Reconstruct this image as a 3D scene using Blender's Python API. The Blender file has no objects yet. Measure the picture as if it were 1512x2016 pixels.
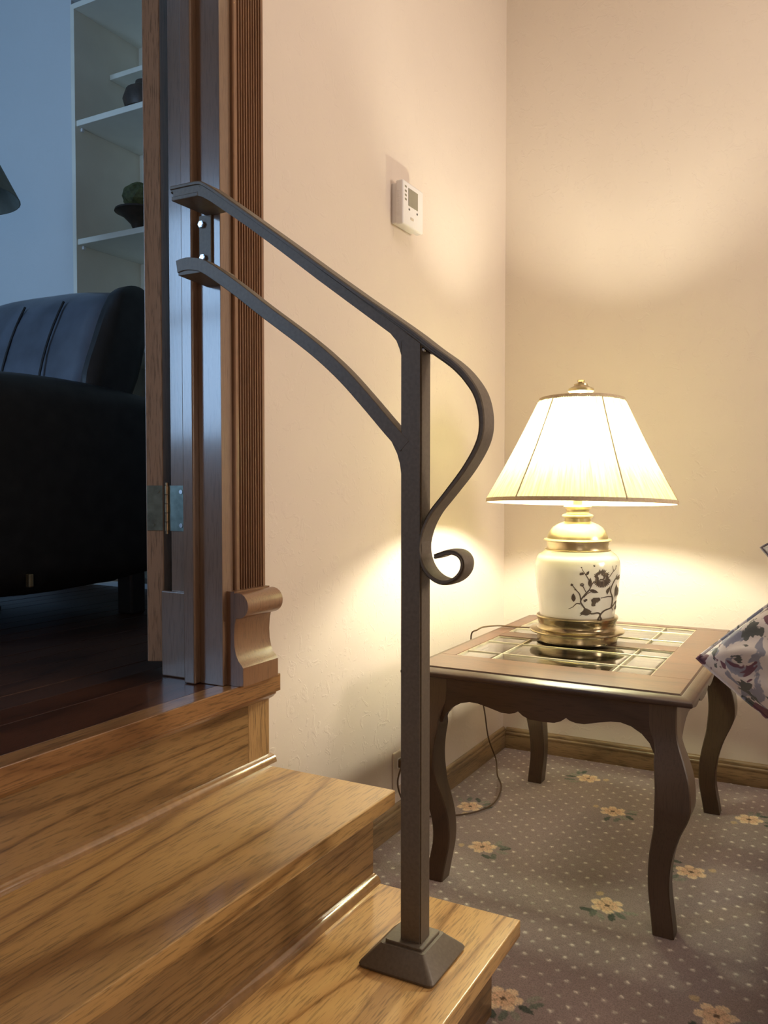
import bpy, bmesh, math, random
import numpy as np
from mathutils import Vector, Matrix
random.seed(7); rng = np.random.default_rng(7)
PI = math.pi
scn = bpy.context.scene
COL = scn.collection

# ------------------------------------------------------------------ camera
YAW, PITCH, FPX = 28.62, 1.94, 1650.0
cam_d = bpy.data.cameras.new('camera'); cam = bpy.data.objects.new('camera', cam_d); COL.objects.link(cam)
cam_d.sensor_fit = 'VERTICAL'; cam_d.sensor_height = 24.0; cam_d.lens = 24.0 * FPX / 2016.0
cam_d.clip_start = 0.02
cam.location = (0, 0, 0.97)
cam.rotation_euler = (math.radians(90 - PITCH), 0, math.radians(YAW - 90))
scn.camera = cam
# ------------------------------------------------------------------ world, exposure
w = bpy.data.worlds.new('world'); scn.world = w; w.use_nodes = True
w.node_tree.nodes['Background'].inputs[0].default_value = (0.30, 0.46, 0.72, 1)
w.node_tree.nodes['Background'].inputs[1].default_value = 0.5
scn.view_settings.view_transform = 'Standard'
scn.view_settings.look = 'None'
scn.view_settings.gamma = 1.0
scn.view_settings.use_curve_mapping = False
scn.view_settings.exposure = 0.0

def area(name, loc, rot, sx, sy, watts, col):
    l = bpy.data.lights.new(name, 'AREA'); l.shape = 'RECTANGLE'; l.size = sx; l.size_y = sy
    l.energy = watts; l.color = col
    o = bpy.data.objects.new(name, l); COL.objects.link(o); o.location = loc; o.rotation_euler = rot
    return o
# unseen fill light added under the ceiling to brighten the walls
area('ceiling_fill', (1.65, -0.35, 2.96), (0, 0, 0), 1.3, 1.3, 13, (1.0, 0.88, 0.78))
# unseen fills added: right one brightens the doorway wall, one sits behind the camera
area('right_fill', (2.15, -1.75, 1.45), (math.radians(90), 0, math.radians(8)), 0.7, 0.7, 30, (1.0, 0.88, 0.76))
area('camera_side_fill', (-1.9, -1.3, 1.0), (0, math.radians(-90), math.radians(25)), 0.9, 0.9, 9, (1.0, 0.87, 0.74))
# dusk daylight entering the upper room through its window on the far left wall
area('window_daylight', (-0.82, 2.75, 1.80), (0, math.radians(-90), 0), 1.2, 1.0, 40, (0.38, 0.62, 0.95))

# ------------------------------------------------------------------ node helpers
def newmat(name):
    m = bpy.data.materials.new(name); m.use_nodes = True
    nt = m.node_tree; b = nt.nodes['Principled BSDF']
    return m, nt, b
def N(nt, t, **kw):
    n = nt.nodes.new(t)
    for k, v in kw.items():
        if k in n.inputs.keys(): n.inputs[k].default_value = v
        else: setattr(n, k, v)
    return n
def L(nt, a, b): nt.links.new(a, b)
def ramp(nt, fac, stops, interp='LINEAR'):
    r = nt.nodes.new('ShaderNodeValToRGB'); r.color_ramp.interpolation = interp
    el = r.color_ramp.elements
    while len(el) > 1: el.remove(el[-1])
    el[0].position = stops[0][0]; el[0].color = (*stops[0][1], 1)
    for p, c in stops[1:]:
        e = el.new(p); e.color = (*c, 1)
    L(nt, fac, r.inputs[0]); return r.outputs[0]
def mapping(nt, scale, rot=(0,0,0), loc=(0,0,0), coord='Object'):
    tc = nt.nodes.new('ShaderNodeTexCoord'); mp = nt.nodes.new('ShaderNodeMapping')
    mp.inputs['Scale'].default_value = scale; mp.inputs['Rotation'].default_value = rot; mp.inputs['Location'].default_value = loc
    L(nt, tc.outputs[coord], mp.inputs['Vector']); return mp.outputs[0]
def mixc(nt, fac, a, b, mode='MIX'):
    m = nt.nodes.new('ShaderNodeMix'); m.data_type = 'RGBA'; m.blend_type = mode
    if isinstance(fac, (int, float)): m.inputs['Factor'].default_value = fac
    else: L(nt, fac, m.inputs['Factor'])
    for s, v in (('A', a), ('B', b)):
        i = [q for q in m.inputs if q.name == s and q.type == 'RGBA'][0]
        if isinstance(v, tuple): i.default_value = (*v, 1)
        else: L(nt, v, i)
    return [q for q in m.outputs if q.type == 'RGBA'][0]
def bump(nt, b, h, strength=.3, dist=.002):
    n = nt.nodes.new('ShaderNodeBump'); n.inputs['Strength'].default_value = strength; n.inputs['Distance'].default_value = dist
    L(nt, h, n.inputs['Height']); L(nt, n.outputs[0], b.inputs['Normal'])
def plain(name, col, rough=.5, metal=0., coat=0., noise=0., nscale=30., bumpd=0., spec=.5):
    m, nt, b = newmat(name)
    b.inputs['Roughness'].default_value = rough; b.inputs['Metallic'].default_value = metal
    b.inputs['Coat Weight'].default_value = coat; b.inputs['Specular IOR Level'].default_value = spec
    v = mapping(nt, (1, 1, 1)); n = N(nt, 'ShaderNodeTexNoise', Scale=nscale, Detail=3.); L(nt, v, n.inputs['Vector'])
    k = noise
    c = ramp(nt, n.outputs[0], [(.3, tuple(max(0, x*(1-k)) for x in col)), (.7, tuple(min(1, x*(1+k)) for x in col))])
    L(nt, c, b.inputs['Base Color'])
    if bumpd: bump(nt, b, n.outputs[0], .5, bumpd)
    return m
def wood(name, dark, mid, light, axis='X', rings=11., scale=1.6, rough=.3, coat=.3, pore=.6, off=(0,0,0), stretch=.22, line=.5):
    m, nt, b = newmat(name)
    s = {'X': (stretch, 1, 1), 'Y': (1, stretch, 1), 'Z': (1, 1, stretch)}[axis]
    v = mapping(nt, s, loc=off)
    n = N(nt, 'ShaderNodeTexNoise', Scale=scale*3, Detail=2., Roughness=.35, Distortion=.0); L(nt, v, n.inputs['Vector'])
    mu = N(nt, 'ShaderNodeMath', operation='MULTIPLY'); L(nt, n.outputs[0], mu.inputs[0]); mu.inputs[1].default_value = rings
    fr = N(nt, 'ShaderNodeMath', operation='FRACT'); L(nt, mu.outputs[0], fr.inputs[0])
    lo = tuple(d*line+q*(1-line) for d, q in zip(dark, mid))
    c = ramp(nt, fr.outputs[0], [(0, lo), (.08, mid), (.45, light), (.84, mid), (.97, lo), (1, lo)])
    s2 = {'X': (14, 190, 190), 'Y': (190, 14, 190), 'Z': (190, 190, 14)}[axis]
    v2 = mapping(nt, s2, loc=off); n2 = N(nt, 'ShaderNodeTexNoise', Scale=1.6, Detail=3., Roughness=.6); L(nt, v2, n2.inputs['Vector'])
    p = ramp(nt, n2.outputs[0], [(.34, (1-pore*.75,)*3), (.50, (1,)*3)])
    v3 = mapping(nt, tuple(q*2.0 for q in s), loc=(3, 5, 1)); n3 = N(nt, 'ShaderNodeTexNoise', Scale=2.2, Detail=2.); L(nt, v3, n3.inputs['Vector'])
    big = ramp(nt, n3.outputs[0], [(.3, (.92, .90, .88)), (.7, (1.06, 1.05, 1.04))])
    c = mixc(nt, 1., c, p, 'MULTIPLY'); c = mixc(nt, 1., c, big, 'MULTIPLY')
    L(nt, c, b.inputs['Base Color'])
    b.inputs['Roughness'].default_value = rough; b.inputs['Coat Weight'].default_value = coat; b.inputs['Coat Roughness'].default_value = .12
    bump(nt, b, n2.outputs[0], .25, .0006)
    return m

# ------------------------------------------------------------------ materials
M = {}
def wallmat(name, col, bumpy=.0022):
    m, nt, b = newmat(name)
    v = mapping(nt, (1, 1, 1))
    n = N(nt, 'ShaderNodeTexNoise', Scale=26., Detail=5., Roughness=.62, Distortion=1.2); L(nt, v, n.inputs['Vector'])
    n2 = N(nt, 'ShaderNodeTexNoise', Scale=5., Detail=2.); L(nt, v, n2.inputs['Vector'])
    n3 = N(nt, 'ShaderNodeTexNoise', Scale=120., Detail=2.); L(nt, v, n3.inputs['Vector'])
    h = ramp(nt, n.outputs[0], [(.0, (0,)*3), (.56, (.05,)*3), (.64, (.8,)*3), (.8, (1,)*3)])
    h2 = mixc(nt, .12, h, n3.outputs[0])
    k = mixc(nt, n2.outputs[0], tuple(q*.97 for q in col), tuple(min(1, q*1.03) for q in col))
    L(nt, k, b.inputs['Base Color']); b.inputs['Roughness'].default_value = .62; b.inputs['Specular IOR Level'].default_value = .3
    bump(nt, b, h2, .45, bumpy)
    return m
M['wall'] = wallmat('warm_pink_beige_plaster', (.72, .61, .525), .0014)
M['ceiling'] = wallmat('ceiling_paint', (.78, .72, .64))
M['hall_wall'] = wallmat('pale_hall_paint', (.62, .66, .68), .0008)
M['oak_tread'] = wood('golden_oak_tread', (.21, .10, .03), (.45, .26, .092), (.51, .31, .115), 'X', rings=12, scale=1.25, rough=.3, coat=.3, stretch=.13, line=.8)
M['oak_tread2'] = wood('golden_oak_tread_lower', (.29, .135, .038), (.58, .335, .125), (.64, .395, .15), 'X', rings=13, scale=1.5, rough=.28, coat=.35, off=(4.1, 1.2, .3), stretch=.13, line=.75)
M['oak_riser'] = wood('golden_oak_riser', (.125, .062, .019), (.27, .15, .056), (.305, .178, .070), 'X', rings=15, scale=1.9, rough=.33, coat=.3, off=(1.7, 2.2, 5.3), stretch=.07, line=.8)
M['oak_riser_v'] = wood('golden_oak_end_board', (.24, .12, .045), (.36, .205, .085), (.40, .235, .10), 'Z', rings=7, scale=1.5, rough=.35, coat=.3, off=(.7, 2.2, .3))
M['nosing'] = wood('reddish_oak_nosing', (.16, .07, .025), (.30, .15, .058), (.35, .18, .07), 'X', rings=8, scale=1.5, rough=.28, coat=.4, off=(9, 2.2, .3))
M['quarter'] = plain('glossy_varnished_bead', (.27, .15, .065), .15, coat=1., noise=.15, nscale=40)
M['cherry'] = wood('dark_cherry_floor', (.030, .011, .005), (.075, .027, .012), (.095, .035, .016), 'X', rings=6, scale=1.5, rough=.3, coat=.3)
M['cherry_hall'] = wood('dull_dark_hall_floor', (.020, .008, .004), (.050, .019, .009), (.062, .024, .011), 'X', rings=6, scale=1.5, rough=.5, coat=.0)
M['trimwood'] = wood('brown_stained_casing', (.14, .068, .034), (.235, .122, .064), (.265, .142, .076), 'Z', rings=4, scale=1.2, rough=.3, coat=.35, stretch=.06, line=.6, pore=.35)
M['jambwood'] = wood('knotty_pine_jamb', (.11, .064, .04), (.19, .115, .072), (.22, .135, .088), 'Z', rings=4, scale=1.2, rough=.26, coat=.8, off=(2.2, .4, .8), stretch=.07, line=.6, pore=.3)
M['doorwood'] = wood('pine_door', (.24, .14, .085), (.38, .23, .14), (.42, .26, .16), 'Z', rings=4, scale=1.3, rough=.38, coat=.15, off=(.2, 4.4, .8), stretch=.12)
M['basewood'] = wood('oak_baseboard', (.14, .085, .04), (.27, .175, .085), (.32, .21, .105), 'X', rings=5, scale=1.5, rough=.35, coat=.2)
M['basewoodY'] = wood('oak_baseboard_b', (.14, .085, .04), (.27, .175, .085), (.32, .21, .105), 'Y', rings=5, scale=1.5, rough=.35, coat=.2)
M['walnut_top'] = wood('table_top_walnut', (.050, .018, .009), (.098, .036, .018), (.122, .047, .024), 'Y', rings=6, scale=1.5, rough=.34, coat=.2)
M['walnut'] = wood('table_walnut', (.040, .021, .012), (.068, .036, .021), (.078, .042, .025), 'Y', rings=5, scale=1.5, rough=.42, coat=.1, pore=.3)
M['walnut_leg'] = wood('table_walnut_leg', (.045, .026, .015), (.082, .048, .027), (.092, .055, .032), 'Z', rings=5, scale=1.5, rough=.4, coat=.12, pore=.3)
M['iron'] = plain('dark_bronze_powder_coat', (.135, .105, .075), .46, metal=.15, noise=.12, nscale=180, bumpd=.0002)
M['steelbolt'] = plain('zinc_bolt', (.6, .62, .66), .28, metal=1., noise=.1)
M['hinge'] = plain('tarnished_hinge_steel', (.16, .20, .18), .42, metal=.6, noise=.3, nscale=50)
M['hingepin'] = plain('worn_brass_pin', (.32, .22, .13), .35, metal=.9, noise=.2, nscale=60)
M['brass'] = plain('antique_brass', (.34, .27, .16), .22, metal=1., noise=.2, nscale=25)
M['brass_lite'] = plain('satin_brass', (.52, .42, .26), .28, metal=.85, noise=.12, nscale=25)
M['ceramic'] = plain('cream_glazed_ceramic', (.82, .78, .72), .18, coat=.5, noise=.01)
M['ink'] = plain('grey_brown_print', (.085, .06, .045), .5, noise=.3, nscale=120)
M['ink_lite'] = plain('pale_grey_print', (.30, .25, .21), .5, noise=.3, nscale=120)
M['came'] = plain('brass_came', (.80, .72, .55), .35, metal=.7, noise=.1)
M['white_plastic'] = plain('white_plastic', (.82, .78, .76), .35, noise=.01)
M['lcd'] = plain('grey_lcd', (.27, .24, .18), .25, noise=.03)
M['dark_print'] = plain('dark_print', (.10, .09, .08), .5)
M['plate'] = plain('beige_outlet_plate', (.60, .50, .40), .35)
M['cord'] = plain('brown_cord', (.10, .055, .025), .45)
M['shelfwhite'] = plain('bookcase_paint', (.78, .77, .68), .55, noise=.04, nscale=8)
M['leather'] = plain('dark_blue_grey_leather', (.085, .10, .13), .34, noise=.25, nscale=9, bumpd=.004)
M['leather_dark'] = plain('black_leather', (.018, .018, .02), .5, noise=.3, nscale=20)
M['clay'] = plain('dark_clay', (.05, .035, .025), .5, noise=.3)
M['olive'] = plain('olive_leaves', (.10, .12, .045), .6, noise=.4, nscale=60)
M['hallshade'] = plain('grey_green_shade', (.16, .19, .17), .7, noise=.1)
M['sofa'] = plain('taupe_sofa_weave', (.22, .17, .15), .9, noise=.15, nscale=200, bumpd=.001)
M['greycush'] = plain('grey_violet_cushion', (.20, .17, .19), .9, noise=.3, nscale=50, bumpd=.001)
M['winframe'] = plain('white_window_paint', (.7, .72, .74), .4)

def shade_mat():
    m, nt, b = newmat('pleated_cream_shade')
    nt.nodes.remove(b); out = nt.nodes['Material Output']
    tc = nt.nodes.new('ShaderNodeTexCoord'); sp = nt.nodes.new('ShaderNodeSeparateXYZ'); L(nt, tc.outputs['Object'], sp.inputs[0])
    at = N(nt, 'ShaderNodeMath', operation='ARCTAN2'); L(nt, sp.outputs[1], at.inputs[0]); L(nt, sp.outputs[0], at.inputs[1])
    cb = nt.nodes.new('ShaderNodeCombineXYZ'); L(nt, at.outputs[0], cb.inputs[0])
    zs = N(nt, 'ShaderNodeMath', operation='MULTIPLY'); L(nt, sp.outputs[2], zs.inputs[0]); zs.inputs[1].default_value = .35; L(nt, zs.outputs[0], cb.inputs[2])
    n = N(nt, 'ShaderNodeTexNoise', Scale=34., Detail=4., Roughness=.65); L(nt, cb.outputs[0], n.inputs['Vector'])
    c = ramp(nt, n.outputs[0], [(.34, (.42, .41, .235)), (.5, (.56, .55, .34)), (.62, (.66, .65, .42))])
    d = nt.nodes.new('ShaderNodeBsdfDiffuse'); t = nt.nodes.new('ShaderNodeBsdfTranslucent')
    L(nt, c, d.inputs[0]); L(nt, c, t.inputs[0])
    mx = nt.nodes.new('ShaderNodeMixShader'); mx.inputs[0].default_value = .175
    L(nt, d.outputs[0], mx.inputs[1]); L(nt, t.outputs[0], mx.inputs[2]); L(nt, mx.outputs[0], out.inputs[0])
    return m
M['shade'] = shade_mat()
M['shadetrim'] = plain('tan_shade_trim', (.55, .42, .28), .8, noise=.1, nscale=150)
def emis(name, col, s):
    m, nt, b = newmat(name)
    b.inputs['Emission Color'].default_value = (*col, 1); b.inputs['Emission Strength'].default_value = s
    b.inputs['Base Color'].default_value = (.9, .9, .9, 1); return m
M['bulb'] = emis('lit_bulb', (1, .985, .77), 960)
def glassmat():
    m, nt, b = newmat('bevelled_table_glass'); nt.nodes.remove(b); out = nt.nodes['Material Output']
    fr = nt.nodes.new('ShaderNodeFresnel'); fr.inputs[0].default_value = 1.62
    mu = N(nt, 'ShaderNodeMath', operation='MULTIPLY_ADD'); L(nt, fr.outputs[0], mu.inputs[0]); mu.inputs[1].default_value = 1.0; mu.inputs[2].default_value = .26
    tr = nt.nodes.new('ShaderNodeBsdfTransparent'); tr.inputs[0].default_value = (.86, .92, .84, 1)
    gl = nt.nodes.new('ShaderNodeBsdfGlossy'); gl.inputs['Roughness'].default_value = .06
    mx = nt.nodes.new('ShaderNodeMixShader'); L(nt, mu.outputs[0], mx.inputs[0]); L(nt, tr.outputs[0], mx.inputs[1]); L(nt, gl.outputs[0], mx.inputs[2])
    L(nt, mx.outputs[0], out.inputs[0]); return m
M['glass'] = glassmat()
def carpet(name, attr):
    m, nt, b = newmat(name)
    v = mapping(nt, (1, 1, 1)); n = N(nt, 'ShaderNodeTexNoise', Scale=350., Detail=3., Roughness=.7); L(nt, v, n.inputs['Vector'])
    f = ramp(nt, n.outputs[0], [(.3, (.66,)*3), (.7, (1.2,)*3)])
    if attr:
        a = nt.nodes.new('ShaderNodeAttribute'); a.attribute_name = 'tuft'; base = a.outputs[0]
        c = mixc(nt, 1., base, f, 'MULTIPLY')
    else: c = mixc(nt, 1., (.17, .135, .115), f, 'MULTIPLY')
    L(nt, c, b.inputs['Base Color']); b.inputs['Roughness'].default_value = .95; b.inputs['Specular IOR Level'].default_value = .1
    b.inputs['Sheen Weight'].default_value = .25
    bump(nt, b, n.outputs[0], .6, .003)
    return m
M['carpet'] = carpet('tufted_floral_carpet', True)
def floral():
    m, nt, b = newmat('floral_cushion_print')
    v = mapping(nt, (1, 1, 1))
    n1 = N(nt, 'ShaderNodeTexNoise', Scale=15., Detail=3., Roughness=.5, Distortion=.8); L(nt, v, n1.inputs['Vector'])
    v2 = mapping(nt, (1, 1, 1), loc=(3.3, 1.1, 7.7)); n2 = N(nt, 'ShaderNodeTexNoise', Scale=21., Detail=3.5, Distortion=1.); L(nt, v2, n2.inputs['Vector'])
    v3 = mapping(nt, (1, 1, 1), loc=(8.3, 4.1, 2.7)); n3 = N(nt, 'ShaderNodeTexNoise', Scale=28., Detail=3.5, Distortion=.6); L(nt, v3, n3.inputs['Vector'])
    plum = ramp(nt, n1.outputs[0], [(.535, (0,)*3), (.55, (1,)*3)])
    grey = ramp(nt, n2.outputs[0], [(.54, (0,)*3), (.565, (1,)*3)])
    leaf = ramp(nt, n3.outputs[0], [(.56, (0,)*3), (.58, (1,)*3)])
    pc = mixc(nt, n3.outputs[0], (.13, .055, .075), (.26, .13, .16))
    gc = mixc(nt, n1.outputs[0], (.22, .25, .33), (.42, .40, .44))
    c = mixc(nt, grey, (.74, .68, .64), gc); c = mixc(nt, leaf, c, (.13, .14, .13)); c = mixc(nt, plum, c, pc)
    L(nt, c, b.inputs['Base Color']); b.inputs['Roughness'].default_value = .85
    w_ = N(nt, 'ShaderNodeTexNoise', Scale=400.); L(nt, v, w_.inputs['Vector']); bump(nt, b, w_.outputs[0], .2, .001)
    return m
M['floral'] = floral()

# ------------------------------------------------------------------ object helpers
def link(name, me, mat, parent=None, org=(0, 0, 0)):
    o = bpy.data.objects.new(name, me); COL.objects.link(o)
    if mat is not None: me.materials.append(M[mat] if isinstance(mat, str) else mat)
    if parent is not None: o.parent = parent
    else: o.location = org
    return o
def rootof(p):
    while p.parent is not None: p = p.parent
    return p
def obj(name, bm, mat, parent=None, org=None, smooth=False, ang=35):
    """links a bmesh built in world coordinates as one mesh object"""
    if parent is not None: o0 = Vector(rootof(parent).location)
    elif org is not None: o0 = Vector(org)
    else:
        cs = [v.co for v in bm.verts]
        o0 = Vector(((min(c.x for c in cs)+max(c.x for c in cs))/2, (min(c.y for c in cs)+max(c.y for c in cs))/2, min(c.z for c in cs)))
    for v in bm.verts: v.co -= o0
    bmesh.ops.recalc_face_normals(bm, faces=bm.faces)
    me = bpy.data.meshes.new(name); bm.to_mesh(me); bm.free()
    if smooth:
        for p in me.polygons: p.use_smooth = True
        me.set_sharp_from_angle(angle=math.radians(ang))
    return link(name, me, mat, parent, o0)
def thing(name, label, cat, loc, group=None):
    o = bpy.data.objects.new(name, None); COL.objects.link(o); o.location = loc; o.empty_display_size = .05
    o['label'] = label; o['category'] = cat
    if group: o['group'] = group
    return o
def tag(o, label, cat, group=None):
    o['label'] = label; o['category'] = cat
    if group: o['group'] = group
    return o
def struct(o, label=None):
    o['kind'] = 'structure'
    if label: o['label'] = label
    return o
def box(bm, a, b, bev=0., seg=2):
    a, b = Vector(a), Vector(b); t = bmesh.new()
    r = bmesh.ops.create_cube(t, size=1)
    for v in t.verts: v.co = Vector([(a[i]+b[i])/2 + v.co[i]*(b[i]-a[i]) for i in range(3)])
    if bev: bmesh.ops.bevel(t, geom=list(t.edges), offset=bev, segments=seg, affect='EDGES', profile=.5)
    merge(bm, t)
def merge(bm, t, mat=None):
    if mat is not None: bmesh.ops.transform(t, matrix=mat, verts=t.verts)
    me = bpy.data.meshes.new('tmp'); t.to_mesh(me); t.free(); bm.from_mesh(me); bpy.data.meshes.remove(me)
def BX(a, b, bev=0., seg=2):
    bm = bmesh.new(); box(bm, a, b, bev, seg); return bm
def prism(pts, axis, a, b, bm=None):
    """closed polygon pts (2-D in the other two axes, cyclic order) extruded along axis from a to b"""
    bm = bm or bmesh.new()
    def P(p, t): return {'x': (t, p[0], p[1]), 'y': (p[0], t, p[1]), 'z': (p[0], p[1], t)}[axis]
    va = [bm.verts.new(P(p, a)) for p in pts]; vb = [bm.verts.new(P(p, b)) for p in pts]
    n = len(pts)
    for i in range(n): bm.faces.new((va[i], va[(i+1) % n], vb[(i+1) % n], vb[i]))
    bm.faces.new(va); bm.faces.new(vb)
    return bm
def lathe(prof, c, seg=64, bm=None, tilt=None):
    """prof = [(r,z)...] world z; c = (x,y)"""
    bm = bm or bmesh.new(); rings = []
    for r, z in prof:
        if r < 1e-5: rings.append([bm.verts.new((c[0], c[1], z))])
        else: rings.append([bm.verts.new((c[0]+r*math.cos(2*PI*i/seg), c[1]+r*math.sin(2*PI*i/seg), z)) for i in range(seg)])
    for A, B in zip(rings, rings[1:]):
        for i in range(seg):
            j = (i+1) % seg
            if len(A) == 1 and len(B) == 1: continue
            if len(A) == 1: bm.faces.new((A[0], B[j], B[i]))
            elif len(B) == 1: bm.faces.new((A[i], A[j], B[0]))
            else: bm.faces.new((A[i], A[j], B[j], B[i]))
    return bm
def catmull(pts, n=8):
    P = [np.array(p, float) for p in pts]; out = []
    P = [2*P[0]-P[1]] + P + [2*P[-1]-P[-2]]
    for i in range(1, len(P)-2):
        p0, p1, p2, p3 = P[i-1:i+3]
        for k in range(n):
            t = k/n
            out.append(.5*((2*p1)+(-p0+p2)*t+(2*p0-5*p1+4*p2-p3)*t*t+(-p0+3*p1-3*p2+p3)*t**3))
    out.append(P[-2]); return out
def tube(bm, pts, r, seg=8, cap=True):
    pts = [Vector(p) for p in pts]; rings = []; up = Vector((0.13, .21, .97))
    for i, p in enumerate(pts):
        d = (pts[min(i+1, len(pts)-1)]-pts[max(i-1, 0)]).normalized()
        a = d.cross(up).normalized(); b_ = a.cross(d); up = b_
        rr = r if not callable(r) else r(i/(len(pts)-1))
        rings.append([bm.verts.new(p + rr*(math.cos(2*PI*k/seg)*a + math.sin(2*PI*k/seg)*b_)) for k in range(seg)])
    for A, B in zip(rings, rings[1:]):
        for k in range(seg): bm.faces.new((A[k], A[(k+1) % seg], B[(k+1) % seg], B[k]))
    if cap: bm.faces.new(rings[0]); bm.faces.new(rings[-1])
    return bm
def sweep(bm, path, x0, sec, nscale=None):
    """path = (y,z) points in the plane x=x0; sec = closed section (u along x, n along the path's left normal)"""
    rings = []; m = len(path)
    for i, p in enumerate(path):
        a = path[max(i-1, 0)]; b = path[min(i+1, m-1)]
        d = np.array(b)-np.array(a); d = d/np.linalg.norm(d); nn = np.array((-d[1], d[0]))
        s = nscale(i/(m-1)) if nscale else 1.
        rings.append([bm.verts.new((x0+u, p[0]+nn[0]*k*s, p[1]+nn[1]*k*s)) for u, k in sec])
    n = len(sec)
    for A, B in zip(rings, rings[1:]):
        for k in range(n): bm.faces.new((A[k], A[(k+1) % n], B[(k+1) % n], B[k]))
    bm.faces.new(rings[0]); bm.faces.new(rings[-1]); return bm
def cyl(bm, c, axis, r, h, seg=16, bev=0):
    t = bmesh.new(); bmesh.ops.create_cone(t, cap_ends=True, segments=seg, radius1=r, radius2=r, depth=h)
    if bev: bmesh.ops.bevel(t, geom=[e for e in t.edges if e.is_manifold and abs(e.verts[0].co.z-e.verts[1].co.z) < 1e-6], offset=bev, segments=2, affect='EDGES')
    R = Vector((0, 0, 1)).rotation_difference(Vector(axis)).to_matrix().to_4x4()
    merge(bm, t, Matrix.Translation(c) @ R); return bm

# ------------------------------------------------------------------ STRUCTURE
WY = 1.083      # face of the wall with the doorway
WX = 2.904      # face of the far wall
WB = 1.215      # upper-room face of the doorway wall
CH = 3.0        # living room ceiling
FZ = 0.57       # upper-room floor
OX0, OX1, OH = .30, 1.313, 2.62
# wall with the doorway (left wall), one mesh with the opening
bm = bmesh.new()
box(bm, (OX1, WY, 0), (WX+.12, WB, CH+.25)); box(bm, (-2.6, WY, 0), (OX0, WB, CH+.25)); box(bm, (OX0, WY, OH), (OX1, WB, CH+.25)); box(bm, (OX0, WY+.02, 0), (OX1, WB, FZ-.05))
struct(obj('wall_left', bm, 'wall', org=(0, 0, 0)))
struct(obj('wall_right', BX((WX, -2.9, 0), (WX+.12, WY, CH)), 'wall', org=(0, 0, 0)))
struct(obj('wall_back', BX((-2.72, -2.9, 0), (-2.6, WY, CH)), 'wall', org=(0, 0, 0)))
struct(obj('wall_front', BX((-2.72, -3.02, 0), (WX+.12, -2.9, CH)), 'wall', org=(0, 0, 0)))
struct(obj('ceiling', BX((-2.72, -3.02, CH), (WX+.12, WY, CH+.1)), 'ceiling', org=(0, 0, 0)))

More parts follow.
